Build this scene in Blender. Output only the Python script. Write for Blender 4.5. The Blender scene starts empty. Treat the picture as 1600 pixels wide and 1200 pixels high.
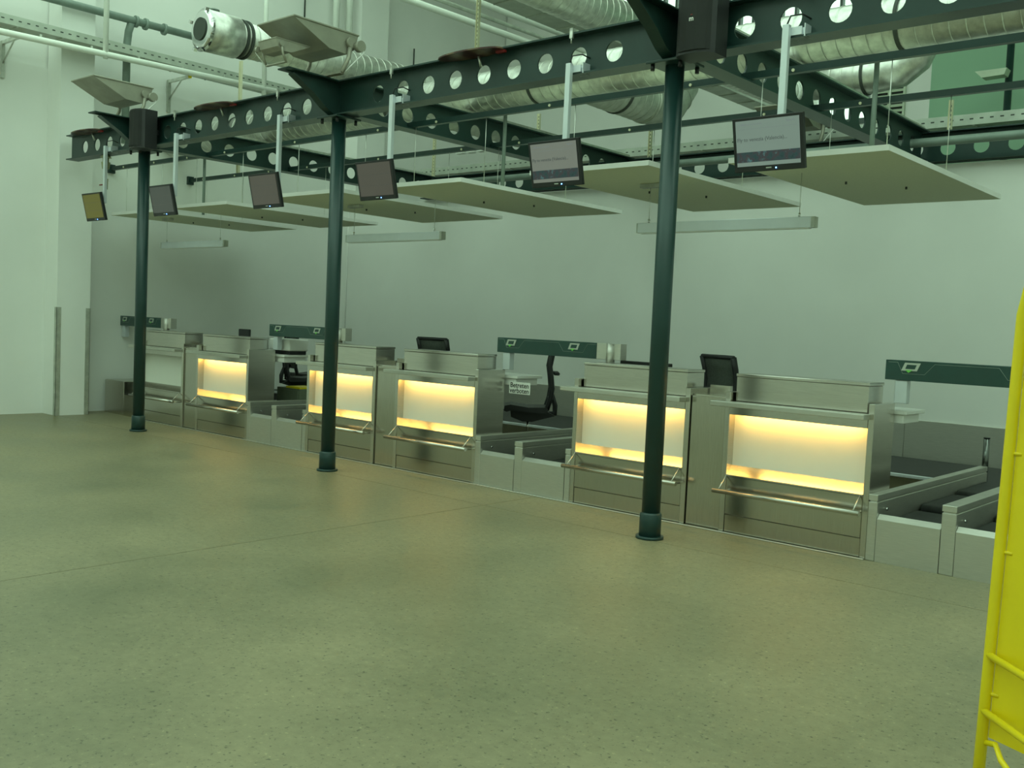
import bpy, bmesh, math, random
from mathutils import Vector, Matrix
random.seed(7)
S = bpy.context.scene
COL = S.collection
pi = math.pi

# ------------------------------------------------------------------ camera
def look(yaw, pitch, roll):
    f = Vector((math.sin(yaw)*math.cos(pitch), math.cos(yaw)*math.cos(pitch), math.sin(pitch)))
    r = Vector((math.cos(yaw), -math.sin(yaw), 0)); d = f.cross(r)
    c, s = math.cos(roll), math.sin(roll)
    r2 = c*r + s*d; d2 = -s*r + c*d
    return Matrix((r2, -d2, -f)).transposed()
cd = bpy.data.cameras.new('camera'); cam = bpy.data.objects.new('camera', cd); COL.objects.link(cam)
cam.matrix_world = Matrix.Translation((4.1421, -6.4337, 1.6)) @ look(-.7188, -.0598, -.0455).to_4x4()
cd.sensor_fit = 'HORIZONTAL'; cd.sensor_width = 36.0; cd.lens = 1541.24/1600*36.0
cd.clip_start = .05; cd.clip_end = 200
S.camera = cam

# ------------------------------------------------------------------ daylight, exposure
W = bpy.data.worlds.new('world'); S.world = W; W.use_nodes = True
bg = W.node_tree.nodes['Background']
bg.inputs[0].default_value = (.69, 1.0, .77, 1); bg.inputs[1].default_value = 1.95
S.view_settings.view_transform = 'Standard'; S.view_settings.look = 'None'
S.view_settings.gamma = 1; S.view_settings.use_curve_mapping = False
S.view_settings.exposure = 0.0

# ------------------------------------------------------------------ materials
def newmat(name):
    m = bpy.data.materials.new(name); m.use_nodes = True
    nt = m.node_tree; p = nt.nodes['Principled BSDF']
    return m, nt, p
def noise(nt, scale, detail=4, rough=.55, sc=(1, 1, 1), coord='Object'):
    tc = nt.nodes.new('ShaderNodeTexCoord'); mp = nt.nodes.new('ShaderNodeMapping')
    mp.inputs['Scale'].default_value = sc
    n = nt.nodes.new('ShaderNodeTexNoise'); n.inputs['Scale'].default_value = scale
    n.inputs['Detail'].default_value = detail; n.inputs['Roughness'].default_value = rough
    nt.links.new(tc.outputs[coord], mp.inputs[0]); nt.links.new(mp.outputs[0], n.inputs[0])
    return n
def ramp(nt, src, stops):
    r = nt.nodes.new('ShaderNodeValToRGB')
    while len(r.color_ramp.elements) < len(stops): r.color_ramp.elements.new(.5)
    for e, (p, c) in zip(r.color_ramp.elements, stops):
        e.position = p; e.color = (*c, 1) if len(c) == 3 else c
    nt.links.new(src, r.inputs[0]); return r
def bump(nt, p, src, strength=.2, dist=.01):
    b = nt.nodes.new('ShaderNodeBump'); b.inputs['Strength'].default_value = strength
    b.inputs['Distance'].default_value = dist
    nt.links.new(src, b.inputs['Height']); nt.links.new(b.outputs[0], p.inputs['Normal'])
def mat(name, col, rough=.5, metal=0., var=.06, scale=6., sc=(1, 1, 1), bmp=0., emit=None, es=1., spec=.5, coat=0.):
    m, nt, p = newmat(name)
    n = noise(nt, scale, sc=sc)
    lo = tuple(max(0, c*(1-var)) for c in col); hi = tuple(min(1, c*(1+var)) for c in col)
    r = ramp(nt, n.outputs[0], [(.3, lo), (.7, hi)])
    nt.links.new(r.outputs[0], p.inputs['Base Color'])
    p.inputs['Roughness'].default_value = rough; p.inputs['Metallic'].default_value = metal
    p.inputs['Specular IOR Level'].default_value = spec
    p.inputs['Coat Weight'].default_value = coat
    if bmp: bump(nt, p, n.outputs[0], bmp, .004)
    if emit:
        p.inputs['Emission Color'].default_value = (*emit, 1); p.inputs['Emission Strength'].default_value = es
    return m
M = {}
M['wall'] = mat('white_wall_paint', (.80, .80, .77), .75, var=.02, scale=1.5)
M['steel'] = mat('brushed_stainless', (.60, .58, .53), .22, 1., var=.07, scale=9, sc=(1, 1, 26), bmp=.006)
M['steel2'] = mat('dull_stainless', (.52, .50, .44), .20, 1., var=.08, scale=7, sc=(26, 1, 1), bmp=.004)
M['alu'] = mat('matt_aluminium', (.66, .70, .74), .45, .35, var=.03)
M['galv'] = mat('galvanised_sheet', (.66, .67, .62), .38, .9, var=.18, scale=14)
M['galvdull'] = mat('dull_galvanised', (.50, .52, .46), .55, .7, var=.16, scale=10)
M['green'] = mat('dark_green_steel_paint', (.011, .036, .031), .40, var=.15, scale=5, spec=.5)
M['greencol'] = mat('dark_green_column_paint', (.012, .042, .040), .34, var=.12, scale=5)
M['greenpipe'] = mat('grey_green_pipe_paint', (.19, .24, .21), .45, var=.12)
M['bridge'] = mat('bottle_green_laminate', (.010, .050, .042), .30, var=.12, coat=.2)
M['black'] = mat('black_plastic', (.012, .013, .014), .5, var=.2)
M['mesh'] = mat('dark_mesh_fabric', (.060, .070, .058), .8, var=.2, scale=60)
M['belt'] = mat('black_rubber_belt', (.022, .024, .022), .62, var=.25, scale=30)
M['white'] = mat('white_lacquer', (.80, .80, .77), .45, var=.02)
M['pipe'] = mat('white_pipe_paint', (.80, .82, .76), .4, var=.04)
M['strut'] = mat('cream_slotted_channel', (.72, .69, .50), .5, .2, var=.05)
M['slot'] = mat('dark_slot', (.05, .06, .05), .8)
M['panel'] = mat('acoustic_board', (.72, .74, .56), .85, var=.03, scale=40)
M['panelrim'] = mat('white_board_edge', (.85, .85, .82), .6, var=.02)
M['lightpanel'] = mat('opal_glass_panel', (.80, .80, .74), .35, var=.01)
M['strip'] = mat('warm_light_strip', (.9, .7, .3), .5, emit=(1.0, .60, .14), es=33.)
M['yellow'] = mat('yellow_powder_coat', (.84, .66, .004), .38, var=.04)
M['chrome'] = mat('polished_chrome', (.75, .75, .75), .12, 1., var=.02)
M['lamp'] = mat('grey_floodlight_casting', (.34, .33, .27), .5, .4, var=.10)
M['lampglass'] = mat('floodlight_glass', (.55, .58, .55), .1, .2)
M['frame'] = mat('dark_window_frame', (.10, .13, .12), .5)
M['louvre'] = mat('pale_louvre', (.55, .62, .48), .5)
M['paper'] = mat('white_sign_board', (.80, .80, .76), .6, var=.02)
M['ink'] = mat('black_ink', (.02, .02, .02), .7)
M['grey'] = mat('light_grey_label', (.52, .55, .50), .4, .3)
M['lime'] = mat('lime_arrow', (.18, .62, .10), .5)
M['teal'] = mat('teal_label', (.05, .35, .30), .5)
M['cabinet'] = mat('grey_green_cabinet', (.16, .19, .13), .6)
M['bluedot'] = mat('blue_power_light', (.1, .2, 1), .4, emit=(.12, .35, 1.0), es=9.)
M['valve'] = mat('brass_valve', (.32, .33, .18), .45, .5, var=.2)
M['satin'] = mat('satin_stainless', (.62, .61, .56), .46, 1., var=.06, scale=9, sc=(1, 1, 20), bmp=.006)
M['darkchrome'] = mat('dark_chrome', (.16, .17, .16), .2, 1., var=.1)
M['fabricblack'] = mat('black_grille', (.012, .013, .012), .8, var=.2)
M['tray'] = mat('zinc_tray', (.46, .49, .43), .5, .5, var=.12)
M['red'] = mat('red_paint', (.20, .015, .012), .5)

def floor_mat():
    m, nt, p = newmat('polished_concrete')
    big = noise(nt, .55, 5, .6, coord='Object')
    r1 = ramp(nt, big.outputs[0], [(.30, (.178, .170, .100)), (.5, (.240, .216, .129)), (.70, (.305, .266, .158))])
    spk = noise(nt, 42, 3, .62)
    r2 = ramp(nt, spk.outputs[0], [(.31, (.36, .38, .38)), (.40, (1, 1, 1)), (.62, (1, 1, 1)), (.70, (1.4, 1.4, 1.35))])
    fine = noise(nt, 16, 6, .7)
    r3 = ramp(nt, fine.outputs[0], [(.3, (.80, .80, .80)), (.7, (1.03, 1.03, 1.03))])
    a = nt.nodes.new('ShaderNodeMixRGB'); a.blend_type = 'MULTIPLY'; a.inputs[0].default_value = 1
    b = nt.nodes.new('ShaderNodeMixRGB'); b.blend_type = 'MULTIPLY'; b.inputs[0].default_value = 1
    nt.links.new(r1.outputs[0], a.inputs[1]); nt.links.new(r2.outputs[0], a.inputs[2])
    nt.links.new(a.outputs[0], b.inputs[1]); nt.links.new(r3.outputs[0], b.inputs[2])
    nt.links.new(b.outputs[0], p.inputs['Base Color'])
    rr = ramp(nt, big.outputs[0], [(.3, (.36,)*3), (.7, (.52,)*3)])
    nt.links.new(rr.outputs[0], p.inputs['Roughness'])
    p.inputs['Specular IOR Level'].default_value = .35
    return m
M['floor'] = floor_mat()

def glass_mat():
    m = bpy.data.materials.new('window_glass'); m.use_nodes = True; nt = m.node_tree
    nt.nodes.clear(); o = nt.nodes.new('ShaderNodeOutputMaterial')
    t = nt.nodes.new('ShaderNodeBsdfTransparent'); g = nt.nodes.new('ShaderNodeBsdfGlossy')
    g.inputs['Roughness'].default_value = .05; t.inputs[0].default_value = (.95, .97, .95, 1)
    x = nt.nodes.new('ShaderNodeMixShader'); x.inputs[0].default_value = .06
    nt.links.new(t.outputs[0], x.inputs[1]); nt.links.new(g.outputs[0], x.inputs[2]); nt.links.new(x.outputs[0], o.inputs[0])
    return m
M['glass'] = glass_mat()

def disc_mat():                                   # striped underside of the oval disc
    m, nt, p = newmat('brown_red_striped_disc')
    tc = nt.nodes.new('ShaderNodeTexCoord'); w = nt.nodes.new('ShaderNodeTexWave')
    w.inputs['Scale'].default_value = 1.15; w.inputs['Distortion'].default_value = .6
    nt.links.new(tc.outputs['Object'], w.inputs[0])
    r = ramp(nt, w.outputs[0], [(.0, (.045, .009, .006)), (.55, (.06, .011, .008)), (.75, (.12, .075, .04)), (1, (.14, .09, .05))])
    nt.links.new(r.outputs[0], p.inputs['Base Color']); p.inputs['Roughness'].default_value = .35
    return m
M['disc'] = disc_mat()

def photo_mat():                                  # flat print: picture strip shown on the monitors
    m, nt, p = newmat('screen_picture_strip')
    n = noise(nt, 13, 6, .75)
    r = ramp(nt, n.outputs[0], [(.25, (.005, .012, .012)), (.42, (.03, .09, .085)), (.50, (.06, .07, .08)), (.545, (.07, .05, .05)),
                               (.62, (.08, .22, .22)), (.75, (.30, .38, .36))])
    p.inputs['Base Color'].default_value = (0, 0, 0, 1)
    nt.links.new(r.outputs[0], p.inputs['Emission Color']); p.inputs['Emission Strength'].default_value = .55
    return m
M['photo'] = photo_mat()
def screen_mat(name, c, s=1.):
    m, nt, p = newmat(name)
    n = noise(nt, 3); r = ramp(nt, n.outputs[0], [(.3, tuple(x*.94 for x in c)), (.7, c)])
    p.inputs['Base Color'].default_value = (.01, .01, .01, 1); p.inputs['Roughness'].default_value = .3
    nt.links.new(r.outputs[0], p.inputs['Emission Color']); p.inputs['Emission Strength'].default_value = s
    return m
M['scr_blue'] = screen_mat('screen_pale_blue_grey', (.165, .235, .190))
M['scr_grey'] = screen_mat('screen_warm_grey', (.155, .180, .145))
M['scr_brown'] = screen_mat('screen_brown_grey', (.062, .058, .045))
M['scr_dark'] = screen_mat('screen_dark_grey', (.042, .050, .042))
M['scr_olive'] = screen_mat('screen_olive_yellow', (.085, .085, .004))
M['scr_ink'] = screen_mat('screen_lettering', (.05, .065, .06))
M['scr_line'] = screen_mat('screen_faint_line', (.15, .19, .18))

# ------------------------------------------------------------------ mesh helpers
class B:
    def __init__(s): s.v = []; s.f = []; s.sm = []
    def add(s, vs, fs, smooth=False):
        o = len(s.v); s.v += [tuple(v) for v in vs]
        for f in fs: s.f.append(tuple(i+o for i in f)); s.sm.append(smooth)
        return s
    def box(s, x0, x1, y0, y1, z0, z1):
        return s.add([(x0,y0,z0),(x1,y0,z0),(x1,y1,z0),(x0,y1,z0),(x0,y0,z1),(x1,y0,z1),(x1,y1,z1),(x0,y1,z1)],
                     [(0,3,2,1),(4,5,6,7),(0,1,5,4),(1,2,6,5),(2,3,7,6),(3,0,4,7)])
    def bbox(s, x0, x1, y0, y1, z0, z1, c=.004):      # chamfered box
        bm = bmesh.new(); bmesh.ops.create_cube(bm, size=1)
        for v in bm.verts: v.co = ((x0+x1)/2+v.co.x*(x1-x0), (y0+y1)/2+v.co.y*(y1-y0), (z0+z1)/2+v.co.z*(z1-z0))
        bmesh.ops.bevel(bm, geom=bm.edges[:], offset=c, segments=1, affect='EDGES')
        bm.verts.index_update()
        s.add([v.co[:] for v in bm.verts], [[v.index for v in f.verts] for f in bm.faces]); bm.free(); return s
    def prism(s, pts, axis, a0, a1):                  # polygon extruded along axis; pts are the other two coords in order
        def P(p, a): return (a,p[0],p[1]) if axis=='x' else ((p[0],a,p[1]) if axis=='y' else (p[0],p[1],a))
        n = len(pts); vs = [P(p,a0) for p in pts]+[P(p,a1) for p in pts]
        fs = [tuple(range(n))[::-1], tuple(range(n,2*n))]+[(i,(i+1)%n,n+(i+1)%n,n+i) for i in range(n)]
        return s.add(vs, fs)
    def tube(s, pts, r, n=12, caps=True, smooth=True):
        pts = [Vector(p) for p in pts]; rs = r if isinstance(r,(list,tuple)) else [r]*len(pts)
        up = None; rings = []
        for i, p in enumerate(pts):
            d = ((pts[i+1]-p) if i == 0 else (p-pts[i-1]) if i == len(pts)-1 else (pts[i+1]-p).normalized()+(p-pts[i-1]).normalized())
            if d.length < 1e-9: d = Vector((0,0,1))
            d.normalize()
            if up is None: up = Vector((0,0,1)) if abs(d.z) < .9 else Vector((1,0,0))
            a = d.cross(up).normalized(); b2 = a.cross(d).normalized(); up = b2
            rings.append([p+rs[i]*(math.cos(2*pi*k/n)*a+math.sin(2*pi*k/n)*b2) for k in range(n)])
        vs = [v for R_ in rings for v in R_]; fs = []
        for i in range(len(pts)-1):
            for k in range(n): fs.append((i*n+k, i*n+(k+1)%n, (i+1)*n+(k+1)%n, (i+1)*n+k))
        o = len(s.v); s.add(vs, fs, smooth)
        if caps:
            s.f.append(tuple(o+k for k in range(n))[::-1]); s.sm.append(False)
            s.f.append(tuple(o+(len(pts)-1)*n+k for k in range(n))); s.sm.append(False)
        return s
    def cyl(s, p0, p1, r, n=16, r1=None): return s.tube([p0,p1], [r, r if r1 is None else r1], n)
    def mesh(s, name):
        me = bpy.data.meshes.new(name); me.from_pydata(s.v, [], s.f); me.update()
        bm = bmesh.new(); bm.from_mesh(me); bmesh.ops.recalc_face_normals(bm, faces=bm.faces[:]); bm.to_mesh(me); bm.free()
        if any(s.sm):
            me.polygons.foreach_set('use_smooth', s.sm)
        return me
def web(u0, u1, z0, z1, zc, r, holes, th, n=20):       # beam web with round holes, in the XZ plane at y=0
    b_ = B(); hs = sorted(h for h in holes if u0+r < h < u1-r)
    if not hs: return b_.box(u0,u1,-th/2,th/2,z0,z1)
    cuts = [u0]+[(a+c)/2 for a, c in zip(hs, hs[1:])]+[u1]
    for h, a, c in zip(hs, cuts, cuts[1:]):
        w0, w1 = max(a, h-.17), min(c, h+.17)
        if w0 > a+1e-6: b_.box(a,w0,-th/2,th/2,z0,z1)
        if w1 < c-1e-6: b_.box(w1,c,-th/2,th/2,z0,z1)
        ang = sorted(set([2*pi*k/n for k in range(n)]+[math.atan2(zz-zc, xx-h)%(2*pi) for xx in (w0,w1) for zz in (z0,z1)]))
        m = len(ang); vs = []
        for y in (-th/2, th/2):
            for t in ang:
                cx, sz = math.cos(t), math.sin(t)
                k = min(((w1-h)/cx if cx > 1e-9 else 1e9), ((w0-h)/cx if cx < -1e-9 else 1e9), ((z1-zc)/sz if sz > 1e-9 else 1e9), ((z0-zc)/sz if sz < -1e-9 else 1e9))
                vs.append((h+r*cx, y, zc+r*sz)); vs.append((h+k*cx, y, zc+k*sz))
        fs = []
        for i in range(m):
            j = (i+1)%m
            fs.append((2*i,2*i+1,2*j+1,2*j)); o = 2*m
            fs.append((o+2*i,o+2*j,o+2*j+1,o+2*i+1)); fs.append((2*i,2*j,o+2*j,o+2*i))
        b_.add(vs, fs)
    return b_

CACHE = {}
def obj(name, geo, m, parent=None, loc=None, key=None):
    if key and key in CACHE: me = CACHE[key]
    else:
        if callable(geo): geo = geo()
        me = geo if isinstance(geo, bpy.types.Mesh) else geo.mesh(name)
        me.materials.clear(); me.materials.append(M[m])
        if key: CACHE[key] = me
    o = bpy.data.objects.new(name, me); COL.objects.link(o)
    if parent: o.parent = parent
    if loc: o.location = loc
    return o
def tag(o, label, cat, group=None):
    o['label'] = label; o['category'] = cat
    if group: o['group'] = group
    return o
def thing(name, label, cat, loc=(0,0,0), rz=0, group=None):
    o = bpy.data.objects.new(name, None); COL.objects.link(o); o.location = loc; o.rotation_euler = (0,0,rz)
    o.empty_display_size = .1
    return tag(o, label, cat, group)
def struct(o, label=None):
    o['kind'] = 'structure'
    if label: o['label'] = label
    return o
def text_mesh(txt, size, bold=False):
    c = bpy.data.curves.new('t', 'FONT'); c.body = txt; c.size = size; c.align_x = 'CENTER'; c.align_y = 'CENTER'; c.extrude = .0006
    if bold: c.offset = size*.012
    c.resolution_u = 3
    o = bpy.data.objects.new('t', c); COL.objects.link(o)
    bpy.context.view_layer.update()
    me = bpy.data.meshes.new_from_object(o.evaluated_get(bpy.context.evaluated_depsgraph_get()))
    bpy.data.objects.remove(o); bpy.data.curves.remove(c)
    me.transform(Matrix.Rotation(pi/2, 4, 'X'))       # stands up, faces -Y
    return me

# ------------------------------------------------------------------ key dimensions
CS = 3.96                                   # column spacing
COLX = [0.0, -3.99, -7.92, 3.96]
XL, YB, YF = -10.5, 5.1, 9.6                # left wall, partition behind the desks, far wall
YD = .691                                   # front of the desks
ZB0, ZB1, ZH = 3.635, 3.975, 3.795          # beam bottom, top, hole centre
HS = .3525                                  # hole spacing

# ------------------------------------------------------------------ setting
fl = struct(obj('floor', B().box(-10.7,9.2,-10.2,9.9,-.2,-.012), 'slot'), 'sub-base of the polished concrete floor')
for x0, x1 in ((-10.7,-1.703),(-1.697,9.2)):
    for y0, y1 in ((-10.2,-.073),(-.067,9.9)):
        obj('slab', B().box(x0,x1,y0,y1,-.012,0), 'floor', fl)
struct(obj('wall_left', B().box(XL-.25,XL,-10.2,YF+.3,0,4.97), 'wall'), 'white left wall')
wu = struct(obj('wall_left_upper', B().box(XL-.25,XL-.02,-10.2,YF+.3,4.97,9), 'wall'), 'upper part of the white left wall')
pl = struct(obj('wall_left_pillar', B().box(XL,-10.08,-.12,.36,0,9), 'wall'), 'white pillar standing out of the left wall')
struct(obj('wall_left_pilaster', B().box(XL,-10.2,5.35,6.0,0,9), 'wall'), 'shallow white pilaster on the left wall beyond the partition')
struct(obj('wall_back', B().box(XL,9,YB,YB+.22,0,3.615), 'wall'), 'white partition wall behind the check-in desks')
for i in (0,1):
    g = B().box(-10.079,-10.074,-.126,-.06,0,1.56).box(-10.14,-10.074,-.126,-.121,0,1.56) if i == 0 else B().box(-10.079,-10.074,.30,.366,0,1.56).box(-10.14,-10.074,.361,.366,0,1.56)
    tag(obj('corner_guard', g, 'galvdull'), ['steel corner guard on the near edge of the white pillar','steel corner guard on the far edge of the white pillar'][i], 'corner guard', 'pillar corner guards')
# far wall with a band of tall windows
wf = B()
wf.box(XL,-1.45,YF,YF+.25,0,5.2).box(XL,-8.2,YF,YF+.25,5.2,9).box(-8.2,-3.6,YF,YF+.25,5.2,6.95).box(-2.4,-1.45,YF,YF+.25,5.2,9).box(-8.2,-2.4,YF,YF+.25,8.6,9)
struct(obj('wall_far', wf, 'wall'), 'high white wall beyond the partition')
M['farwall'] = mat('pale_green_wall_paint', (.31,.50,.35), .75, var=.02, scale=1.5)
struct(obj('wall_far_right', B().box(-1.45,9,YF,YF+.25,0,9), 'farwall'), 'green painted wall at the far right')
wn = bpy.data.objects.new('window_1', None); COL.objects.link(wn); struct(wn, 'band of tall narrow clerestory windows')
for i in range(22):
    xx = -8.15+i*.27; lo = 6.95 if xx < -3.62 else 5.2
    obj('window_frame', lambda: B().box(-.022,.022,0,.1,lo,8.6), 'frame', wn, (xx,YF+.05,0), 'mull%.1f' % lo)
    if i < 21: obj('pane', lambda: B().box(.024,.246,0,.012,lo+.05,8.55), 'glass', wn, (xx,YF+.09,0), 'pane%.1f' % lo)
obj('window_sill', B().box(-8.2,-3.6,YF-.02,YF+.15,6.91,7.0), 'frame', wn)
obj('window_sill', B().box(-3.6,-2.4,YF-.02,YF+.15,5.16,5.25), 'frame', wn)
lv = thing('louvre_grille', 'pale slatted ventilation grille high on the far wall', 'grille', (-2.32,YF,5.15))
obj('frame', B().box(0,.03,-.06,0,0,.95).box(.47,.5,-.06,0,0,.95).box(0,.5,-.06,0,.92,.95).box(0,.5,-.06,0,0,.03).box(.23,.27,-.07,0,0,.95), 'louvre', lv)
obj('backing', B().box(.03,.47,-.012,0,.03,.92), 'slot', lv)
for i in range(11):
    obj('slat', lambda: B().prism([(-.055,0),(-.05,0),(-.012,.05),(-.017,.05)],'x',.03,.47), 'louvre', lv, (0,0,.05+i*.08), 'lslat')

struct(obj('ceiling', B().box(XL-.25,9.2,3.6,YF+.3,9,9.2), 'wall'), 'unseen part roof added to shade the rear of the hall')  # unseen roof, reach chosen to hold top light off the upper rear walls
struct(obj('wall_front_added', B().box(XL,9,-10.2,-10,0,9), 'wall'))  # unseen wall behind the camera, added to block light from the front
struct(obj('wall_right_added', B().box(9,9.2,-10,YF+.3,0,9), 'wall'))  # unseen side wall, added so daylight falls mainly from above
# ------------------------------------------------------------------ columns
def column(i, label):
    t = thing('steel_column', label, 'column', (COLX[i],0,0), group='green steel columns')
    obj('shaft', lambda: B().tube([(0,0,.0),(0,0,3.6)],.072,28), 'greencol', t, key='shaft')
    obj('base_sleeve', lambda: B().tube([(0,0,0),(0,0,.19),(0,0,.205)],[.085,.085,.074],28), 'greencol', t, key='sleeve')
    obj('base_flange', lambda: B().tube([(0,0,0),(0,0,.022)],.108,28), 'greencol', t, key='bflange')
    hp = obj('head_plate', lambda: B().bbox(-.16,.16,-.16,.16,3.6,3.62), 'green', t, key='headp')
    for sx in (-.12,.12):
        for sy in (-.12,.12): obj('bolt', lambda: B().cyl((0,0,3.555),(0,0,3.6),.016,6), 'black', hp, (sx,sy,0), 'hbolt')
    arm = obj('bracket_arm', lambda: B().prism([(-.0,3.62),(-.07,3.635),(-.20,3.70),(-.33,3.80),(-.60,3.945),(-.69,3.962),(0,3.962)],'x',-.012,.012), 'green', t, key='arm')
    obj('arm_flange', lambda: B().bbox(-.09,.09,-.70,-.0,3.962,3.977,.003), 'green', arm, key='armf')
    obj('arm_rib', lambda: B().prism([(-.0,3.62),(-.07,3.623),(-.21,3.688),(-.34,3.788),(-.60,3.935),(-.60,3.947),(-.33,3.802),(-.20,3.702),(-.07,3.637),(0,3.634)],'x',-.05,.05), 'green', arm, key='armr')
    return t
column(0,'nearest green steel column, in front of the lit desks')
column(1,'middle green steel column of the three in view')
column(2,'farthest green steel column, beside the unlit desk')
column(3,'green steel column beyond the yellow stand')

# ------------------------------------------------------------------ beams
def beam(name, label, u0, u1, holes, loc, rz):
    t = thing(name, label, 'beam', loc, rz, 'dark green cellular beams')
    obj('web', web(u0,u1,ZB0+.012,ZB1-.012,ZH,.083,holes,.014), 'green', t)
    obj('bottom_flange', B().box(u0,u1,-.09,.09,ZB0,ZB0+.014), 'green', t)
    obj('top_flange', B().box(u0,u1,-.09,.09,ZB1-.014,ZB1), 'green', t)
    return t
holes = [c+.57+HS*k for c in (-11.88,-7.92,-3.96,0,3.96) for k in range(9)]
mb = beam('main_beam','long dark green beam with round holes resting on the columns', -9.95, 4.6, holes, (0,0,0), 0)
for cx in COLX: obj('stiffener', lambda: B().box(-.006,.006,-.085,.085,ZB0+.014,ZB1-.014), 'green', mb, (cx,0,0), 'stiff')
for cx, lab in ((0.1,'cross beam running back from the nearest column'),(-3.87,'cross beam running back from the middle column'),(-7.82,'cross beam running back from the farthest column')):
    cb = beam('cross_beam','dark green holed '+lab, .1, YB-.12, [.47+HS*k for k in range(13)], (cx,0,0), pi/2)
    obj('cable_duct', B().box(.3,YB-.2,-.06,.05,ZB1+.001,ZB1+.035), 'galv', cb)
beam('rear_beam','dark green holed beam along the top of the partition wall', -8.1, 5.5, [.71+HS*k for k in range(-24,13)], (0,YB,0), 0)
# slim secondary bars between the cross beams
for Y, z0, nm in ((.84,3.655,'front'),(2.16,3.66,'rear')):
    for x0, x1, w in ((.11,4.5,'right of the nearest cross beam'),(-3.86,.09,'between the nearest and middle cross beams'),(-7.81,-3.88,'between the middle and farthest cross beams'),(XL,-7.83,'between the farthest cross beam and the left wall')):
        t = thing('support_bar','slim dark %s bar %s' % (nm, w), 'bar', (x0,Y,z0), group='slim secondary bars')
        obj('bar', B().box(0,x1-x0,-.025,.025,0,.055), 'green', t)
        for q in range(3): obj('eye_bolt', lambda: B().tube([(0,-.026,.02),(0,-.036,.02)],.013,8), 'strut', t, (.45+q*(x1-x0-.9)/2,0,0), 'eyeb')
        if x0 == XL: obj('wall_shoe', lambda: B().box(0,.05,-.05,.05,-.04,.09), 'green', t, key='shoe')

# ------------------------------------------------------------------ check-in desks
DW = 1.215
def desk(x0, label, lit):
    t = thing('check_in_desk', label, 'desk', (x0,YD,0), group='steel check-in desks')
    for sx in (0, DW-.045): obj('side_panel', lambda: B().bbox(0,.045,0,.40,0,1.143), 'steel', t, (sx,0,0), 'dside')
    obj('ledge', lambda: B().bbox(-.075,1.183,-.115,-.001,1.028,1.068), 'satin', t, key='dledge')
    obj('deck', lambda: B().box(.046,DW-.046,0,.40,1.045,1.068), 'steel', t, key='ddeck')
    ub = obj('upper_box', lambda: B().bbox(.06,1.14,.06,.34,1.07,1.268), 'steel', t, key='dbox')
    obj('lid', lambda: B().bbox(.055,1.145,.055,.345,1.270,1.292), 'steel', ub, key='dlid')
    obj('header', lambda: B().box(.046,DW-.046,0.012,.10,.992,1.044).box(.046,DW-.046,0,.011,.962,1.027), 'steel', t, key='dhead')
    obj('light_panel', lambda: B().box(.046,DW-.046,.09,.10,.54,.985), 'lightpanel', t, key='dpanel')
    if lit: obj('light_strip', lambda: B().box(.10,DW-.10,.020,.040,.978,.991), 'strip', t, key='dstrip')
    obj('sill', lambda: B().prism([(.089,.545),(.0,.474),(.0,.462),(.089,.53)],'x',.046,DW-.046), 'steel', t, key='dsill')
    obj('base_panel', lambda: B().bbox(.047,DW-.047,.004,.03,.152,.461,.003), 'steel2', t, key='dbase')
    obj('kick_panel', lambda: B().bbox(.047,DW-.047,.010,.034,.004,.148,.003), 'steel2', t, key='dkick')
    obj('back_panel', lambda: B().box(.046,DW-.046,.385,.399,.0,1.044), 'steel2', t, key='dback')
    fr = obj('hand_rail', lambda: B().tube([(0.0,-.125,.352),(1.2,-.125,.352)],.019,14), 'steel', t, key='drail')
    for bx in (.05,1.15): obj('bracket', lambda: B().tube([(0,.004,.47),(0,-.06,.415),(0,-.118,.362)],.006,6).tube([(0,.006,.34),(0,-.118,.348)],.008,6), 'steel', fr, (bx,0,0), 'dbrk')
    return t
DX = {6:.205, 5:-1.337}
dl = {6:'rightmost lit steel check-in desk, nearest the yellow stand', 5:'lit steel check-in desk partly behind the nearest column',
      4:'lit steel check-in desk left of the side-on office chair', 3:'lit steel check-in desk partly behind the middle column',
      2:'lit steel check-in desk next to the unlit one', 1:'unlit steel check-in desk at the far left end'}
for i in (6,5,4,3,2,1):
    p = (6-i)//2; x0 = DX[6 if i%2 == 0 else 5]-p*CS
    desk(x0, dl[i], i != 1)
    if i%2 == 0:
        t = thing('filler_cabinet','narrow plain steel cabinet between '+['the two nearest lit desks','the two middle desks','the unlit desk and its lit neighbour'][p], 'cabinet', (x0-.325,YD,0), group='narrow filler cabinets')
        obj('front_panel', lambda: B().bbox(.004,.321,.022,.05,0,1.086,.003), 'steel2', t, key='ffront')
        obj('body', lambda: B().box(.01,.315,.051,.38,0,1.08), 'steel2', t, key='fbody')
        obj('top', lambda: B().bbox(.002,.323,.05,.40,1.081,1.10,.003), 'steel', t, key='ftop')
        obj('upstand', lambda: B().box(.01,.2,.30,.34,1.101,1.17), 'steel2', t, key='fup')

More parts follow.
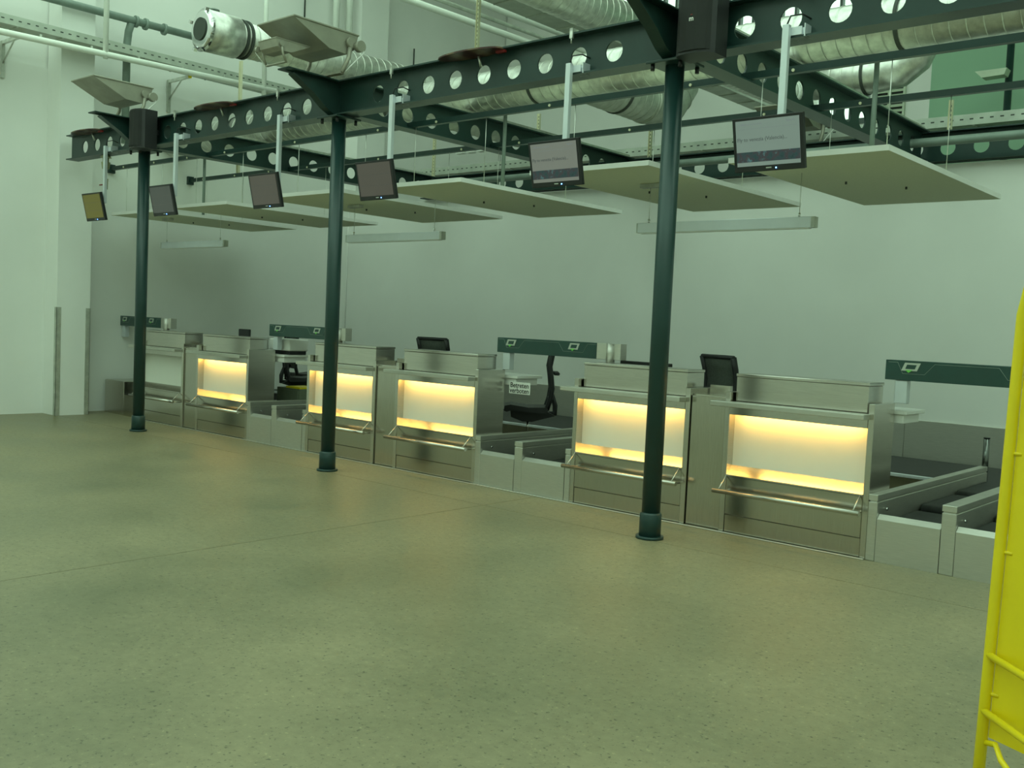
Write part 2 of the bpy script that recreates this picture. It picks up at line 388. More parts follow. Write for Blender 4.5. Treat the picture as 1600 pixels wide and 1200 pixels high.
# ------------------------------------------------------------------ baggage belts between the desk pairs
def belts(x0, label, lanes=2):
    t = thing('baggage_belt_unit', label, 'conveyor', (x0,YD,0), group='baggage belt units')
    for px, w, L_ in ((.001,.066,2.675),(.519,.098,2.675),(1.138,.063,2.675)):
        a = obj('side_rail', lambda: B().bbox(0,w,0,L_,0,.432,.003), 'satin', t, (px,0,0), 'rail%.3f' % w)
        obj('rail_cap', lambda: B().bbox(-.001,w+.001,-.002,L_,.442,.487,.003).box(.008,w-.008,.01,L_-.01,.432,.442), 'satin', a, (0,0,0), 'cap%.3f' % w)
    for px, w in ((.068,.450),(.618,.518)):
        fp = obj('front_panel', lambda: B().prism([(0,0),(.03,0),(.03,.30),(.055,.335),(.045,.345),(0,.311)],'x',.002,w-.002), 'satin', t, (px,0,0), 'bfp%.3f' % w)
        for y0, y1, z in ((.08,.86,.285),(.885,1.74,.325),(1.765,2.69,.350)):
            obj('belt', lambda: B().tube([(.012,y0+.04,z-.04),(w-.012,y0+.04,z-.04)],.04,12).tube([(.012,y1-.04,z-.04),(w-.012,y1-.04,z-.04)],.04,12).box(.012,w-.012,y0+.04,y1-.04,z-.08,z), 'belt', t, (px,0,0), 'belt%.3f%.2f' % (w,y0))
        obj('sensor_eye', lambda: B().cyl((.005,.16,.37),(.018,.16,.37),.012,8), 'chrome', t, (px,0,0), 'eye')
    return t
for p, lab in ((0,'baggage belt unit beside the yellow stand'),(1,'baggage belt unit below the side-on office chair'),(2,'far baggage belt unit left of the middle column')):
    belts(1.42-p*CS, lab)
gp = thing('guide_post','chrome upright roller at the end of the nearest belt rail','roller',(1.452,3.405,0))
obj('roller', B().tube([(0,0,.30),(0,0,.745)],.028,16), 'darkchrome', gp); obj('cap', B().cyl((0,0,.745),(0,0,.752),.03,16), 'black', gp); obj('foot', B().cyl((0,0,.0),(0,0,.302),.02,12), 'black', gp)
struct(obj('trim_1', B().bbox(-9.26,1.42,YD-.035,YD-.012,0,.009,.002), 'satin'), 'thin metal floor strip along the foot of the desks')
ec = thing('end_cabinet','low steel cabinet at the left end of the desk row','cabinet',(-10.37,.77,0))
obj('body', B().bbox(0,.55,0,1.2,0,.50), 'steel2', ec); obj('front_panel', B().bbox(.0,.545,-.012,-.001,.0,.495,.002), 'steel', ec)
t = thing('end_belt','short dark baggage belt beside the unlit desk','conveyor',(-9.80,.74,0))
obj('side_rail', B().bbox(0,.05,0,2.5,0,.50), 'steel', t); obj('front_panel', B().box(.052,.42,0,.03,0,.31), 'steel2', t)
obj('belt', B().box(.055,.42,.05,2.5,.2,.30), 'belt', t); obj('rear_plate', B().box(.055,.42,.4,.42,.31,.50), 'black', t)
# collecting belt running along the partition
t = thing('collecting_belt','long collecting belt running along the partition wall','conveyor',(0,3.44,0))
obj('belt', B().box(-10.3,6.5,.05,1.58,.18,.292), 'belt', t); obj('front_edge', B().bbox(-10.3,6.5,0,.045,.27,.302), 'alu', t); obj('apron', B().box(-10.3,6.5,.006,.03,0,.268), 'steel2', t)
t = thing('splash_plate','brushed steel plate along the foot of the partition wall','plate',(0,YB,0))
for i in range(8): obj('plate', lambda: B().bbox(.002,2.098,-.02,-.002,.05,.725,.003), 'satin', t, (-10.4+i*2.1,0,0), 'splash')

# ------------------------------------------------------------------ green bridges over the belts
def bridge(x0, label):
    t = thing('belt_bridge', label, 'bridge', (x0,1.045,0), group='green bridges over the belts')
    g = obj('green_panel', lambda: B().bbox(0,1.255,0,.10,1.318,1.468,.003), 'bridge', t, key='brg')
    obj('end_panel', lambda: B().bbox(1.257,1.53,0,.10,1.318,1.468,.003), 'satin', t, key='brs')
    obj('post', lambda: B().bbox(.075,.165,.012,.085,1.144,1.317,.003), 'alu', t, key='brp')
    obj('post', lambda: B().tube([(1.42,-.001,1.294),(1.42,-.001,1.466)],.04,16), 'satin', t, key='brq')
    for lx in (.12,.92):
        o = obj('display_plate', lambda: B().prism([(0,.0),(.115,.0),(.14,.06),(.025,.06)],'y',-.006,-.0004), 'grey', g, (lx,0,1.392), 'lblp')
        obj('display', lambda: B().prism([(.03,.014),(.10,.014),(.112,.046),(.042,.046)],'y',-.008,-.0062), 'bridge', g, (lx,0,1.392), 'lbld')
        obj('arrow', lambda: B().prism([(.03,.006),(.055,-.014),(.085,.006)],'y',-.0085,-.0064), 'lime', g, (lx,0,1.392), 'lbla')
    obj('engraved_line', lambda: B().tube([(.02,-.001,1.452),(.09,-.001,1.452),(.13,-.001,1.37),(.29,-.001,1.37),(.36,-.001,1.45),(.80,-.001,1.45),(.86,-.001,1.37),(1.1,-.001,1.37),(1.15,-.001,1.45),(1.25,-.001,1.45)],.0018,5), 'greenpipe', g, key='brl')
for p, lab in ((0,'green bridge over the belts beside the yellow stand'),(1,'green bridge above the side-on office chair'),(2,'green bridge left of the middle column'),(3,'green bridge behind the farthest column')):
    bridge(1.335-p*CS if p else 1.345, lab)

# ------------------------------------------------------------------ staff side: worktops, chairs, monitors, sign
def worktop(x, label):
    t = thing('staff_worktop', label, 'table', (x,1.12,0), group='staff worktops')
    obj('top', lambda: B().bbox(0,1.2,0,.40,1.055,1.085,.004), 'white', t, key='wtop')
    obj('drawer', lambda: B().bbox(.75,1.17,.02,.36,.985,1.054,.004), 'white', t, key='wdraw')
    for lx in (.05,.62): obj('leg', lambda: B().box(0,.05,.17,.23,0,1.054), 'galvdull', t, (lx,0,0), 'wleg')
    return t
worktop(.30,'white staff worktop behind the rightmost desk'); worktop(-3.60,'white staff worktop behind the desk by the side-on chair'); worktop(-7.55,'white staff worktop behind the far lit desk')
sg = thing('warning_sign','small white warning sign with two lines of black lettering','sign',(-2.36,1.115,.972))
obj('board', B().bbox(-.14,.14,0,.006,-.068,.052,.002), 'paper', sg)
obj('lettering', text_mesh('Betreten',.070,True), 'ink', sg, (0,-.001,.018)); obj('lettering', text_mesh('verboten',.070,True), 'ink', sg, (0,-.001,-.036))
obj('hook', B().tube([(-.09,.004,.04),(-.09,.008,.06)],.003,6).tube([(.09,.004,.04),(.09,.008,.06)],.003,6), 'galvdull', sg)

def chair(x, y, rz, label, seat=.70):
    t = thing('office_chair', label, 'chair', (x,y,0), rz, 'black office chairs')          # faces local -Y
    k = 'ch'
    obj('seat', lambda: B().prism([(-.27,seat-.045),(-.26,seat+.01),(-.20,seat+.025),(0,seat),(.20,seat+.01),(.22,seat-.02),(.20,seat-.06),(.0,seat-.055),(-.18,seat-.035),(-.24,seat-.055)],'x',-.23,.23), 'black', t, key=k+'seat')
    obj('mechanism', lambda: B().prism([(-.20,seat-.035),(.22,seat-.05),(.30,seat-.09),(.05,seat-.165),(-.06,seat-.165),(-.19,seat-.12)],'x',-.12,.12), 'black', t, key=k+'mech')
    # curved back: frame of tubes with mesh between
    prof = [(.20,seat-.02),(.235,seat+.10),(.25,seat+.22),(.235,seat+.34),(.215,seat+.46),(.235,seat+.58),(.27,seat+.69)]
    fr = lambda: B().tube([(-.20,*prof[0])]+[(-.20-.02*i/6,*p) for i,p in enumerate(prof)],.028,8).tube([(.20,*prof[0])]+[(.20+.02*i/6,*p) for i,p in enumerate(prof)],.028,8).tube([(-.225,*prof[-1]),(.225,*prof[-1])],.019,8).tube([(-.20,*prof[1]),(.20,*prof[1])],.017,8)
    bk = obj('back_frame', fr, 'black', t, key=k+'fr')
    def mesh_():
        b_ = B(); vs = []; 
        for (yy,zz) in prof[1:]: vs += [(-.205,yy-.004,zz),(.205,yy-.004,zz),(-.205,yy+.004,zz),(.205,yy+.004,zz)]
        fs = []
        for i in range(len(prof)-2):
            a = 4*i; fs += [(a,a+1,a+5,a+4),(a+2,a+6,a+7,a+3)]
        fs += [(0,2,3,1),(20,21,23,22)]
        for i in range(len(prof)-2):
            a = 4*i; fs += [(a,a+4,a+6,a+2),(a+1,a+3,a+7,a+5)]
        return b_.add(vs,fs,True)
    obj('back_mesh', mesh_, 'mesh', bk, key=k+'me')
    obj('lumbar_pad', lambda: B().bbox(-.17,.17,.262,.33,seat+.365,seat+.40,.01), 'black', bk, key=k+'lu')
    obj('back_arm', lambda: B().tube([(0,.16,seat-.09),(0,.30,seat-.07),(0,.30,seat+.02),(0,.26,seat+.14)],[.035,.034,.03,.025],10), 'black', t, key=k+'ba')
    obj('gas_column', lambda: B().cyl((0,0,.36),(0,0,seat-.14),.014,12), 'chrome', t, key=k+'gas')
    obj('column_sleeve', lambda: B().cyl((0,0,.08),(0,0,.37),.026,12), 'black', t, key=k+'slv')
    obj('foot_ring', lambda: B().tube([(.2*math.cos(a*pi/10),.2*math.sin(a*pi/10),.25) for a in range(21)],.01,8), 'chrome', t, key=k+'ring')
    for q in range(5):
        a = q*2*pi/5+.3
        lg = obj('leg', lambda: B().tube([(0,0,.10),(.29,0,.065)],[.026,.016],8), 'black', t, key=k+'leg'); lg.rotation_euler = (0,0,a)
        c_ = obj('castor', lambda: B().cyl((.285,-.02,.028),(.285,.02,.028),.028,12), 'black', lg, key=k+'cas')
    return t
chair(-2.98,2.0,-.852, 'black office chair seen from the side under the green bridge')
chair(-4.42,2.1,.1+pi, 'black office chair whose back top shows above the desk left of the bridge')
chair(-.42,2.05,pi-.35, 'black mesh office chair showing between the two nearest desks')
chair(-7.62,2.36,2.6, 'black office chair in the dark gap behind the far green bridge')
chair(-8.35,2.95,2.9, 'second black office chair deeper in the dark gap behind the far green bridge')
def monitor(x, y, rz, label, w=.5, h=.31, z=1.086):
    t = thing('desk_monitor', label, 'monitor', (x,y,z), rz)
    obj('casing', B().bbox(-w/2,w/2,-.02,.02,.02,.02+h,.006), 'black', t)
    obj('stand', B().bbox(-.03,.03,-.03,.03,.004,.06,.004), 'black', t); obj('foot', B().bbox(-.11,.11,-.08,.08,0,.008,.002), 'black', t)
    return t
worktop(-1.30,'white staff worktop behind the desk at the nearest column')
monitor(-.98,1.30,0.0,'black monitor whose top edge shows above the desk at the nearest column',.56,.205)
monitor(-7.55,1.32,.2,'small black monitor peeping over the far lit desk',.20,.27)
t = thing('drawer_unit','grey green drawer unit in the gap below the far green bridge','cabinet',(-7.06,1.53,0))
obj('body', B().bbox(0,.5,0,.5,0,.62), 'cabinet', t); obj('top', B().bbox(.2,.5,0,.3,.621,.645,.002), 'yellow', t); obj('drawer_front', B().bbox(.02,.48,-.012,-.001,.33,.60,.002), 'cabinet', t)
t = thing('printer','pale desktop printer behind the far green bridge','printer',(-6.55,1.18,1.086))
obj('body', B().bbox(-.22,.22,0,.3,.05,.20,.012), 'white', t); obj('base', B().bbox(-.2,.2,.02,.28,0,.05,.004), 'black', t)

# ------------------------------------------------------------------ hanging monitors on the main beam
scr = [(.892,'scr_blue','hanging screen nearest the yellow stand, white page with picture strip',1),(-.985,'scr_grey','hanging screen left of the nearest column, grey page with picture strip',1),
       (-3.19,'scr_brown','hanging brownish screen just right of the middle column',0),(-5.0,'scr_brown','hanging brownish screen left of the middle column',0),
       (-7.14,'scr_dark','hanging dark grey screen right of the farthest column',0),(-8.92,'scr_olive','hanging olive yellow screen at the far left',0)]
for i, (x, sm, lab, full) in enumerate(scr):
    t = thing('hanging_screen', lab, 'screen', (x,-.12,2.92), group='screens hanging from the main beam')
    px = .062 if i < 2 else (.14 if i == 2 else .16) if i < 4 else .2
    obj('post', lambda: B().bbox(-.024,.024,-.02,.02,.05,.80,.003), 'alu', t, (px,0,0), 'spost')
    obj('clamp', lambda: B().box(.03,.125,.104,.112,.715,.80).box(.118,.125,.02,.104,.715,.80).box(-.02,.10,.021,.03,.73,.785).box(.03,.06,.03,.104,.74,.78), 'alu', t, (px,0,0), 'sclamp')
    obj('cable', lambda: B().tube([(0,0,.80),(.02,.01,.86),(.08,.06,.875),(.12,.11,.85)],.006,6), 'black', t, (px,0,0), 'scab')
    cs = obj('casing', lambda: B().bbox(-.262,.262,-.0,.035,-.185,.185,.004), 'black', t, key='scase')
    cs.location = (0,-.055,0); cs.rotation_euler = (math.radians(13),0,0)
    obj('vesa_plate', lambda: B().bbox(-.06,.06,.036,.055,-.06,.06,.002), 'black', cs, (px*.5,0,.04), 'svesa')
    obj('screen', lambda: B().box(-.236,.236,-.003,-.0005,-.145,.165), sm, cs, key='sscr'+sm)
    obj('logo', lambda: B().box(-.02,.02,-.002,-.0004,-.166,-.158), 'grey', cs, key='slogo')
    obj('power_light', lambda: B().cyl((.055,-.004,-.166),(.055,-.0004,-.166),.005,8), 'bluedot', cs, key='sled')
    if full:
        obj('picture_strip', lambda: B().box(-.236,.236,-.0045,-.0032,-.118,-.048), 'photo', cs, key='sphoto')
        obj('lettering', text_mesh('Fly to venezia (Valencia)...',.036), 'scr_ink', cs, (-.04,-.004,.035))
        obj('heading', text_mesh('Willkommen am Check-in',.016), 'scr_line', cs, (-.12,-.004,.138)); obj('mark', text_mesh('flughafen',.018), 'scr_line', cs, (.175,-.004,.142))
        obj('divider', lambda: B().box(-.22,.22,-.0045,-.0032,.106,.108), 'scr_line', cs, key='sdiv')
    else:
        obj('divider', lambda: B().box(-.236,.236,-.0045,-.0032,.055,.058).box(-.236,.236,-.0045,-.0032,-.05,-.047), 'scr_dark' if sm != 'scr_dark' else 'scr_brown', cs, key='sdv2'+sm)
# beam clamps beside each screen
for x, lab in ((-7.02,'far left'),(-4.92,'left of the middle column'),(-3.10,'right of the middle column'),(-.93,'left of the nearest column'),(1.03,'right of the nearest column')):
    t = thing('beam_clamp','small steel clamp on the top flange of the main beam, '+lab,'clamp',(x,-.09,ZB1),group='clamps on the main beam')
    obj('jaw', lambda: B().box(-.015,.015,-.02,.0,-.05,.03).box(-.015,.015,-.02,.06,.005,.03), 'galv', t, key='cjaw')
    obj('screw', lambda: B().cyl((0,-.012,-.09),(0,-.012,-.04),.006,6), 'galv', t, key='cscr')

# ------------------------------------------------------------------ loudspeakers and floodlights at the column heads
for x, lab in ((0.34,'black loudspeaker with white emblem at the head of the nearest column'),(-7.58,'black loudspeaker at the head of the farthest column')):
    t = thing('loudspeaker', lab, 'loudspeaker', (x,-.10,3.57), group='black loudspeakers')
    def cab():
        pts = [(-.15,0),(.15,0),(.15,-.16),(.11,-.215),(.04,-.24),(-.04,-.24),(-.11,-.225),(-.15,-.19)]
        return B().prism(pts,'z',0,.47)
    obj('cabinet', cab, 'black', t, key='spk'); obj('grille', lambda: B().prism([(-.13,-.2135),(-.10,-.236),(-.04,-.252),(.04,-.252),(.11,-.226),(.13,-.196),(.12,-.19),(-.12,-.19)],'z',.02,.45), 'fabricblack', t, key='spg')
    obj('bracket', lambda: B().box(-.05,.05,0,.08,.2,.26), 'black', t, key='spb')
    if x > 0:
        em = obj('emblem', text_mesh('m',.05,True), 'paper', t, (-.0,-.254,.235)); obj('emblem_dot', B().box(-.008,.008,-.2545,-.2525,.26,.266), 'red', t)
def flood(x, y, z, label, s=1., rz=0):
    t = thing('floodlight', label, 'floodlight', (x,y,z), rz, 'grey floodlights')
    t.scale = (s,s,s)
    obj('housing', lambda: B().prism([(-.40,.40),(-.37,.385),(.02,.205),(.24,.195),(.33,.26),(.37,.40)],'x',-.29,.29), 'lamp', t, key='fh')
    obj('rim', lambda: B().bbox(-.30,.30,-.41,.38,.40,.418,.004), 'lamp', t, key='frim'); obj('lens', lambda: B().box(-.27,.27,-.38,.35,.4185,.424), 'lampglass', t, key='flens')
    for sx in (-1,1):
        obj('bracket_leg', lambda: B().tube([(0,.26,.31),(0,.24,.16),(0,.16,.0)],.022,8), 'lamp', t, (sx*.315,0,0), 'fleg')
        obj('pivot', lambda: B().cyl((-.022,.26,.31),(.022,.26,.31),.05,14), 'lamp', t, (sx*.315,0,0), 'fpiv')
    obj('bracket_foot', lambda: B().box(-.32,.32,.13,.19,-.012,.012), 'lamp', t, key='ffoot')
    obj('ballast_box', lambda: B().tube([(.34,.33,.28),(.40,.33,.28)],.055,14), 'lamp', t, key='fball')
    obj('cable', lambda: B().tube([(.37,.33,.33),(.40,.36,.22),(.36,.28,.12),(.33,.2,.02)],.007,6), 'white', t, key='fcab')
    return t
flood(-4.0,-.39,3.99,'large grey floodlight above the middle column')
flood(-8.13,-.32,3.99,'grey floodlight above the farthest column')
flood(-3.99,-.70,3.99,'smaller pale floodlight in front of the one on the middle column',.5,pi)
flood(-1.55,YB,3.99,'grey floodlight on the rear beam, seen below the nearest main beam')
for i, (x, lab) in enumerate(((-2.12,'striped brown and red oval disc on the main beam right of the middle column'),(-6.2,'striped brown and red oval disc on the main beam left of the middle column'),(-9.35,'striped brown and red oval disc at the left end of the main beam'))):
    t = thing('oval_disc', lab, 'disc', (x+.08,-.13,ZB1-.022), group='striped discs on the main beam')
    def dsc(): return B().prism([(.38*math.cos(a*pi/20),.115*math.sin(a*pi/20)) for a in range(40)],'z',-.006,.006)
    obj('disc', dsc, 'disc', t, key='disc'); obj('red_tab', lambda: B().box(.28,.38,.03,.06,-.026,-.006), 'red', t, key='dtab'); obj('mount', lambda: B().cyl((.05,.1,-.10),(.05,.06,-.008),.012,8), 'galv', t, key='dmnt')

# ------------------------------------------------------------------ ceiling panels, wires and pendant bars
PAN = [(.171,1.44,.575,3.32,'rightmost'),(-1.717,-.444,.374,3.20,'second from the right'),(-3.865,-2.60,.39,3.08,'third from the right'),
       (-5.915,-4.44,.40,3.04,'fourth from the right'),(-8.191,-6.85,.54,3.03,'second from the left'),(-10.107,-8.85,.67,3.08,'leftmost')]
for x0, x1, y0, y1, w in PAN:
    t = thing('ceiling_panel', w+' of the six hanging ceiling panels', 'panel', (x0,y0,2.95), group='hanging ceiling panels')
    a, c = x1-x0, y1-y0
    obj('board', B().box(.004,a-.004,.004,c-.004,0,.035), 'panel', t)
    obj('rim', B().box(0,a,0,.004,0,.042).box(0,a,c-.004,c,0,.042).box(0,.004,.004,c-.004,0,.042).box(a-.004,a,.004,c-.004,0,.042), 'panelrim', t)
    for wx in (.12,a-.12):
        for wy in (.84-y0, 2.16-y0): obj('wire', B().tube([(wx,wy,.035),(wx,wy,3.66-2.95)],.0035,5), 'galv', t)
    for wx, wy in ((a*.35,c*.45),(a*.62,c*.62)): obj('fixing', lambda: B().box(-.007,.007,-.007,.007,-.022,0), 'slot', t, (wx,wy,0), 'pfix')
for x0, x1, w in ((-1.09,.60,'nearest'),(-5.30,-3.70,'middle'),(-9.62,-7.97,'farthest')):
    t = thing('pendant_bar_lamp', w+' of the three unlit grey pendant bar lamps','lamp',(x0,1.24,2.50),group='grey pendant bar lamps')
    L_ = x1-x0
    obj('body', B().bbox(0,L_,-.035,.035,0,.09,.003), 'alu', t); obj('end_cap', B().box(L_,L_+.03,-.034,.034,.001,.089), 'galvdull', t)
    obj('end_cap', B().box(-.012,0,-.034,.034,.001,.089), 'galvdull', t)
    obj('diffuser', B().box(.02,L_-.02,-.028,.028,-.006,0), 'white', t)
    for wx in (.10,L_-.12):
        obj('wire', lambda: B().tube([(0,0,.09),(0,0,.45)],.0028,5), 'galv', t, (wx,0,0), 'lwire'); obj('gripper', lambda: B().cyl((0,0,.09),(0,0,.125),.010,8), 'chrome', t, (wx,0,0), 'lgrip')
    obj('ceiling_rose', lambda: B().bbox(.0,.22,-.035,.035,.412,.448,.003), 'galvdull', t, key='lrose')
for x, y, z0, w in ((.74,2.0,2.99,'right'),(-3.52,2.0,2.99,'middle'),(-9.8,2.0,2.99,'left')):
    tag(obj('hanger_tube', B().tube([(x,y,z0),(x,y,4.0)],.022,12), 'greenpipe'), 'grey vertical hanger tube above the ceiling panels, '+w+' one', 'tube', 'hanger tubes')

# ------------------------------------------------------------------ services: ducts, pipes, cable trays
def duct(name, label, pts, r, mtl='galv', step=.13, cap=False):
    t = thing(name, label, 'duct', pts[0])
    o = Vector(pts[0]); P = [Vector(p)-o for p in pts]
    obj('pipe', B().tube(P, r, 32), mtl, t)
    seam = B()
    for a, b_ in zip(P, P[1:]):
        L_ = (b_-a).length; n = int(L_/step); d = (b_-a).normalized()
        for i in range(1, n): q = a+d*(i*step); seam.tube([q-d*.006, q+d*.006], r+.004, 32)
    obj('seams', seam, mtl, t)['kind'] = 'stuff'
    return t, P
t, P = duct('air_duct','round spiral air duct running behind the main beam',[(-10.4,1.82,4.22),(4.8,1.82,4.22)],.215)
for x in (-8.6,-5.2,-2.9,1.0): obj('collar', B().tube([(x+10.4,0,0),(x+10.43,0,0)],.228,32), 'slot', t)
t, P = duct('air_duct','round silver air duct with open silencer end at upper left',[(-6.85,.17,5.0),(-6.85,4.9,5.12)],.215)
obj('silencer', B().tube([(0,-.02,0),(0,.42,.01)],.25,36), 'galv', t)
obj('end_ring', B().tube([(0,-.06,0),(0,-.02,0)],[.20,.262],36), 'chrome', t); obj('opening', B().tube([(0,-.075,0),(0,-.055,0)],.135,30), 'slot', t)
for y in (.46,.53): obj('clamp_band', B().tube([(0,y,.012),(0,y+.03,.012)],.24,32), 'slot', t)
for a in range(4): obj('lug', lambda: B().box(-.02,.02,-.075,-.03,.235,.275), 'chrome', t, key='lug').rotation_euler = (0,a*pi/2+.5,0)
t, P = duct('air_duct','large spiral air duct crossing above the main beam near the top edge',[(-3.2,-1.2,5.36),(-3.2,8.9,5.45)],.235)
t, P = duct('air_duct','spiral air duct with elbow seen under the main beam left of the nearest column',[(-2.9,2.35,4.44),(-2.9,2.9,4.43),(-2.9,4.0,4.42),(-2.86,4.35,4.5),(-2.85,4.55,4.75),(-2.85,4.6,5.15)],.25,'galvdull')
obj('collar', B().tube([(0,.90,-.012),(0,.94,-.012)],.262,32), 'slot', t); obj('collar', B().tube([(0,1.5,-.02),(0,1.53,-.02)],.262,32), 'galvdull', t)
t, P = duct('air_duct','silver duct elbow at upper right above the rear beam',[(-.9,4.28,4.50),(-.2,4.30,4.50),(.05,4.32,4.53),(.19,4.34,4.64),(.26,4.36,4.82),(.27,4.36,5.6)],.20)
obj('collar', B().tube([(.60,.02,0),(.63,.02,0)],.213,32), 'slot', t)
t, P = duct('air_duct','short stained duct below the cross beam right of the middle column',[(-5.2,2.04,4.24),(-5.2,4.4,4.24)],.13,'galvdull')

def pipe(name, label, pts, r, mtl, cat='pipe', group=None, n=14):
    return tag(obj(name, B().tube(pts, r, n), mtl), label, cat, group)
pipe('water_pipe','grey green pipe running in front of the rear beam',[(-7.95,4.70,ZH),(5.2,4.70,ZH)],.048,'greenpipe')
# left wall services
t = thing('sprinkler_pipe','green pipe with flanges high on the left wall','pipe',(-9.98,-3,5.78))
obj('pipe', B().tube([(0,0,0),(0,5.6,.05)],.055,14), 'greenpipe', t)
for y in (3.9,4.05,4.35): obj('flange', B().tube([(0,y,.03),(0,y+.04,.03)],.085,14), 'greenpipe', t)
obj('branch', B().tube([(0,3.85,.0),(-.08,3.85,-.12),(-.12,3.85,-.3),(-.12,3.85,-1.75)],.055,14), 'greenpipe', t)
obj('valve_stem', B().tube([(0,5.05,.05),(0,5.05,.30),(0,5.2,.36),(0,5.2,.52)],.02,8).cyl((0,5.2,.52),(0,5.2,.54),.09,16), 'greenpipe', t)
def tray(label, a, b_, w, axis, mtl='tray', rungs=True, h=.09):
    t = thing('cable_tray', label, 'cable tray', a, 0 if axis == 'x' else pi/2)
    L_ = b_
    for s in (-1,1):
        rl = obj('side_rail', B().box(0,L_,s*w/2-.004,s*w/2+.004,0,h).box(0,L_,min(s*w/2,s*(w/2-.02)),max(s*w/2,s*(w/2-.02)),h,h+.006), mtl, t)
        sl = B()
        for i in range(int(L_/.11)): sl.box(.03+i*.11,.07+i*.11,s*w/2-.0055,s*w/2+.0055,h*.5,h*.63)
        obj('slots', sl, 'slot', rl)['kind'] = 'stuff'
    obj('bottom', B().box(0,L_,-w/2+.005,w/2-.005,0,.006), mtl, t)
    for i in range(int(L_/.6)): obj('rung', B().box(.3+i*.6,.325+i*.6,-w/2+.006,w/2-.006,-.010,-.0005), 'galvdull', t)
    return t
tray('perforated cable tray on brackets along the left wall', (-9.85,-3,5.23), 6.6, .40, 'y', h=.12)
for y in (-.75,1.75,3.3):
    t = thing('wall_bracket','slotted steel bracket under the left wall cable tray, '+{-.75:'nearest the left edge',1.75:'middle',3.3:'farthest'}[y],'bracket',(XL,y,5.20),group='tray brackets')
    obj('arm', B().box(-.005,.62,-.02,.02,-.045,0), 'galv', t); obj('post', B().box(-.005,.04,-.025,.025,-.50,.0), 'galvdull', t); obj('brace', B().tube([(.03,0,-.3),(.4,0,-.04)],.012,6), 'galv', t); obj('end_plug', B().box(.62,.65,-.022,.022,-.047,.002), 'yellow', t)
t = thing('conduit_line','long white pipe with hangers crossing the upper left','pipe',(-9.3,-3,4.98))
obj('pipe', B().tube([(0,0,0),(0,6.1,.15)],.042,14), 'pipe', t)
for y in (3.137,5.70): obj('hanger', B().tube([(0,y,.02),(0,y,3.0)],.036,12), 'pipe', t)
for q in range(8): obj('saddle', lambda: B().box(-.012,.012,-.012,.012,.03,.075), 'galv', t, (0,.9+q*.68,.0165*q+.02), 'saddle')
for i, (x, z, w) in enumerate(((-5.9,5.80,'lower'),(-6.05,6.18,'upper'))):
    pipe('conduit_pipe','%s of the twin white pipes slanting across the top of the picture' % w,[(x,-1.0,z),(x,9.5,z+.15)],.046,'pipe',group='twin white pipes')
pipe('conduit_pipe','thin grey pipe between the twin white pipes',[(-5.98,-1,5.98),(-5.98,9.5,6.13)],.03,'galvdull')
tray('cable tray beside the large spiral duct near the top edge', (-4.0,-1.5,5.44), 10.5, .34, 'y', h=.10)
tray('perforated cable tray behind the rear beam', (-8.9,5.95,4.16), 14, .42, 'x', h=.12)
for x, y, z0, z1, w in ((-9.12,2.16,3.716,5.40,'far left'),(-4.26,2.25,4.47,7.5,'behind the main beam at the top centre'),(-3.62,YB,ZB1+.001,4.85,'beside the dark spiral duct'),(.36,YB,ZB1+.001,4.32,'under the duct elbow'),(-7.9,YB,ZB1+.001,4.75,'above the hanging brown screen'),(-5.65,YB,ZB1+.001,4.8,'left of the grey hanging screen')):
    t = thing('slotted_strut','cream slotted hanging channel '+w,'channel',(x,y,z0),group='slotted channels')
    obj('channel', B().box(-.02,.02,-.002,.02,0,z1-z0).box(-.022,-.018,-.02,.02,0,z1-z0).box(.018,.022,-.02,.02,0,z1-z0), 'strut', t)
    sl = B()
    for i in range(int((z1-z0)/.05)): sl.box(-.007,.007,-.0035,.0,.015+i*.05,.038+i*.05)
    obj('slots', sl, 'slot', t)['kind'] = 'stuff'
for x, y, z0, z1, w in ((-10.3,4.85,6.2,9,'left'),(-10.3,5.15,6.2,9,'right')):
    pipe('drop_pipe','white vertical pipe high on the left wall, %s of the pair' % w,[(x,y,z0),(x,y,z1)],.06,'pipe',group='vertical white pipes')
for x, y, z0, z1, w in ((-10.46,4.28,6.5,9,'left of the white pipes'),(-10.46,6.9,5.6,6.9,'right of the pilaster'),(-10.46,8.6,5.6,7.2,'farthest')):
    pipe('threaded_rod','thin dark rod on the upper left wall, '+w,[(x,y,z0),(x,y,z1)],.014,'slot','rod','dark rods',8)
pipe('wall_conduit','thin pale conduit down the partition beside the middle column',[(-10.05,YB-.012,.75),(-10.05,YB-.012,3.6)],.010,'wall','pipe',None,8)
t = thing('sprinkler_valve','brass and chrome valve hanging below the left end of the main beam','valve',(-8.95,0,3.18))
obj('body', B().tube([(0,0,.455),(0,0,.42)],[.05,.075],14).tube([(0,0,.42),(0,0,.36)],.04,12).tube([(0,0,.36),(0,0,.27)],[.06,.045],12), 'valve', t)
obj('tail_pipe', B().cyl((0,0,.14),(0,0,.28),.022,12), 'chrome', t); obj('tap', B().tube([(0,0,.0),(0,0,.14)],[.03,.035],12), 'valve', t); obj('handle', B().tube([(-.12,-.02,.06),(.02,-.02,.06)],.010,8), 'red', t); obj('riser', B().cyl((0,0,.45),(0,0,.456),.03,12), 'valve', t)
t = thing('wall_socket_box','row of three small pale boxes above the rear cable tray','box',(-8.6,6.3,4.62))
for q in range(3): obj('box', lambda: B().bbox(0,.18,0,.1,0,.12,.01), 'white', t, (q*.26,0,0), 'sbox')
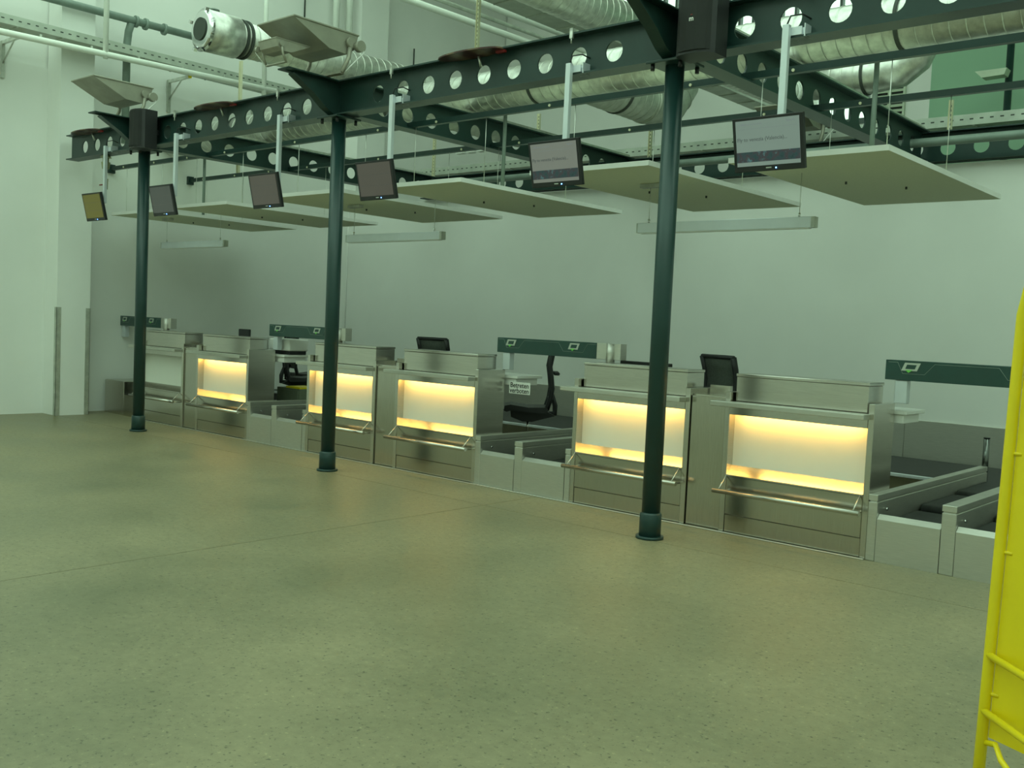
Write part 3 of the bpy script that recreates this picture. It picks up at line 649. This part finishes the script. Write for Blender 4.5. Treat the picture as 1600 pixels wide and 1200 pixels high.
t = thing('wall_light','small pale floodlight on a dark pole against the far right wall','floodlight',(-.20,9.0,0))
obj('pole', B().tube([(.1,0,0),(.05,0,6.2)],.05,10), 'green', t); obj('head', B().prism([(-.34,.05),(-.24,-.05),(.06,-.04),(.09,.05)],'y',-.10,.10), 'louvre', t, (0,-.16,5.50))

# ------------------------------------------------------------------ yellow stand near the camera
t = thing('display_stand','yellow tubular stand with yellow sheet panel at the right edge','stand',(3.32,-3.28,0))
d = Vector((.906,-.423,0)); nrm = Vector((.423,.906,0)); wd = .75
def P_(u, z, off=0): lean = .075*z; return d*u + Vector((0,lean,z)) + nrm*off
for u in (0, wd): pass
pts = [P_(0,0),P_(0,.6),P_(0,1.2),P_(0,1.70),P_(.015,1.78),P_(.06,1.83),P_(.12,1.85)]
obj('frame_tube', B().tube(pts+[P_(wd-.12,1.85),P_(wd-.06,1.83),P_(wd-.015,1.78),P_(wd,1.7),P_(wd,1.2),P_(wd,.6),P_(wd,0)],.0172,14), 'yellow', t)
sh = B(); a, b_, c, e = P_(.0195,.42,.004), P_(wd-.0195,.42,.004), P_(wd-.0195,1.79,.004), P_(.0195,1.79,.004)
sh.add([a,b_,c,e]+[v+nrm*.003 for v in (a,b_,c,e)],[(0,1,2,3),(7,6,5,4),(0,4,5,1),(1,5,6,2),(2,6,7,3),(3,7,4,0)])
obj('sheet_panel', sh, 'yellow', t)
for z in (1.62,1.28,.98,.55): obj('clip', B().tube([P_(0,z),P_(.04,z,.007)],.006,6), 'yellow', t)
for z in (.665,.495): obj('cross_bar', B().tube([P_(0,z,-.005),P_(.40,z,-.15),P_(wd,z,-.005)],.0115,10), 'yellow', t)
obj('shelf_wire', B().tube([P_(.0,.40),P_(.05,.41,-.0),P_(.12,.40,-.06),P_(.3,.36,-.14),P_(wd,.40)],.009,10), 'yellow', t)
obj('foot', B().tube([P_(0,.016,-.22),P_(0,.016,.3)],.0155,12), 'yellow', t); obj('foot', B().tube([P_(wd,.016,-.22),P_(wd,.016,.3)],.0155,12), 'yellow', t)
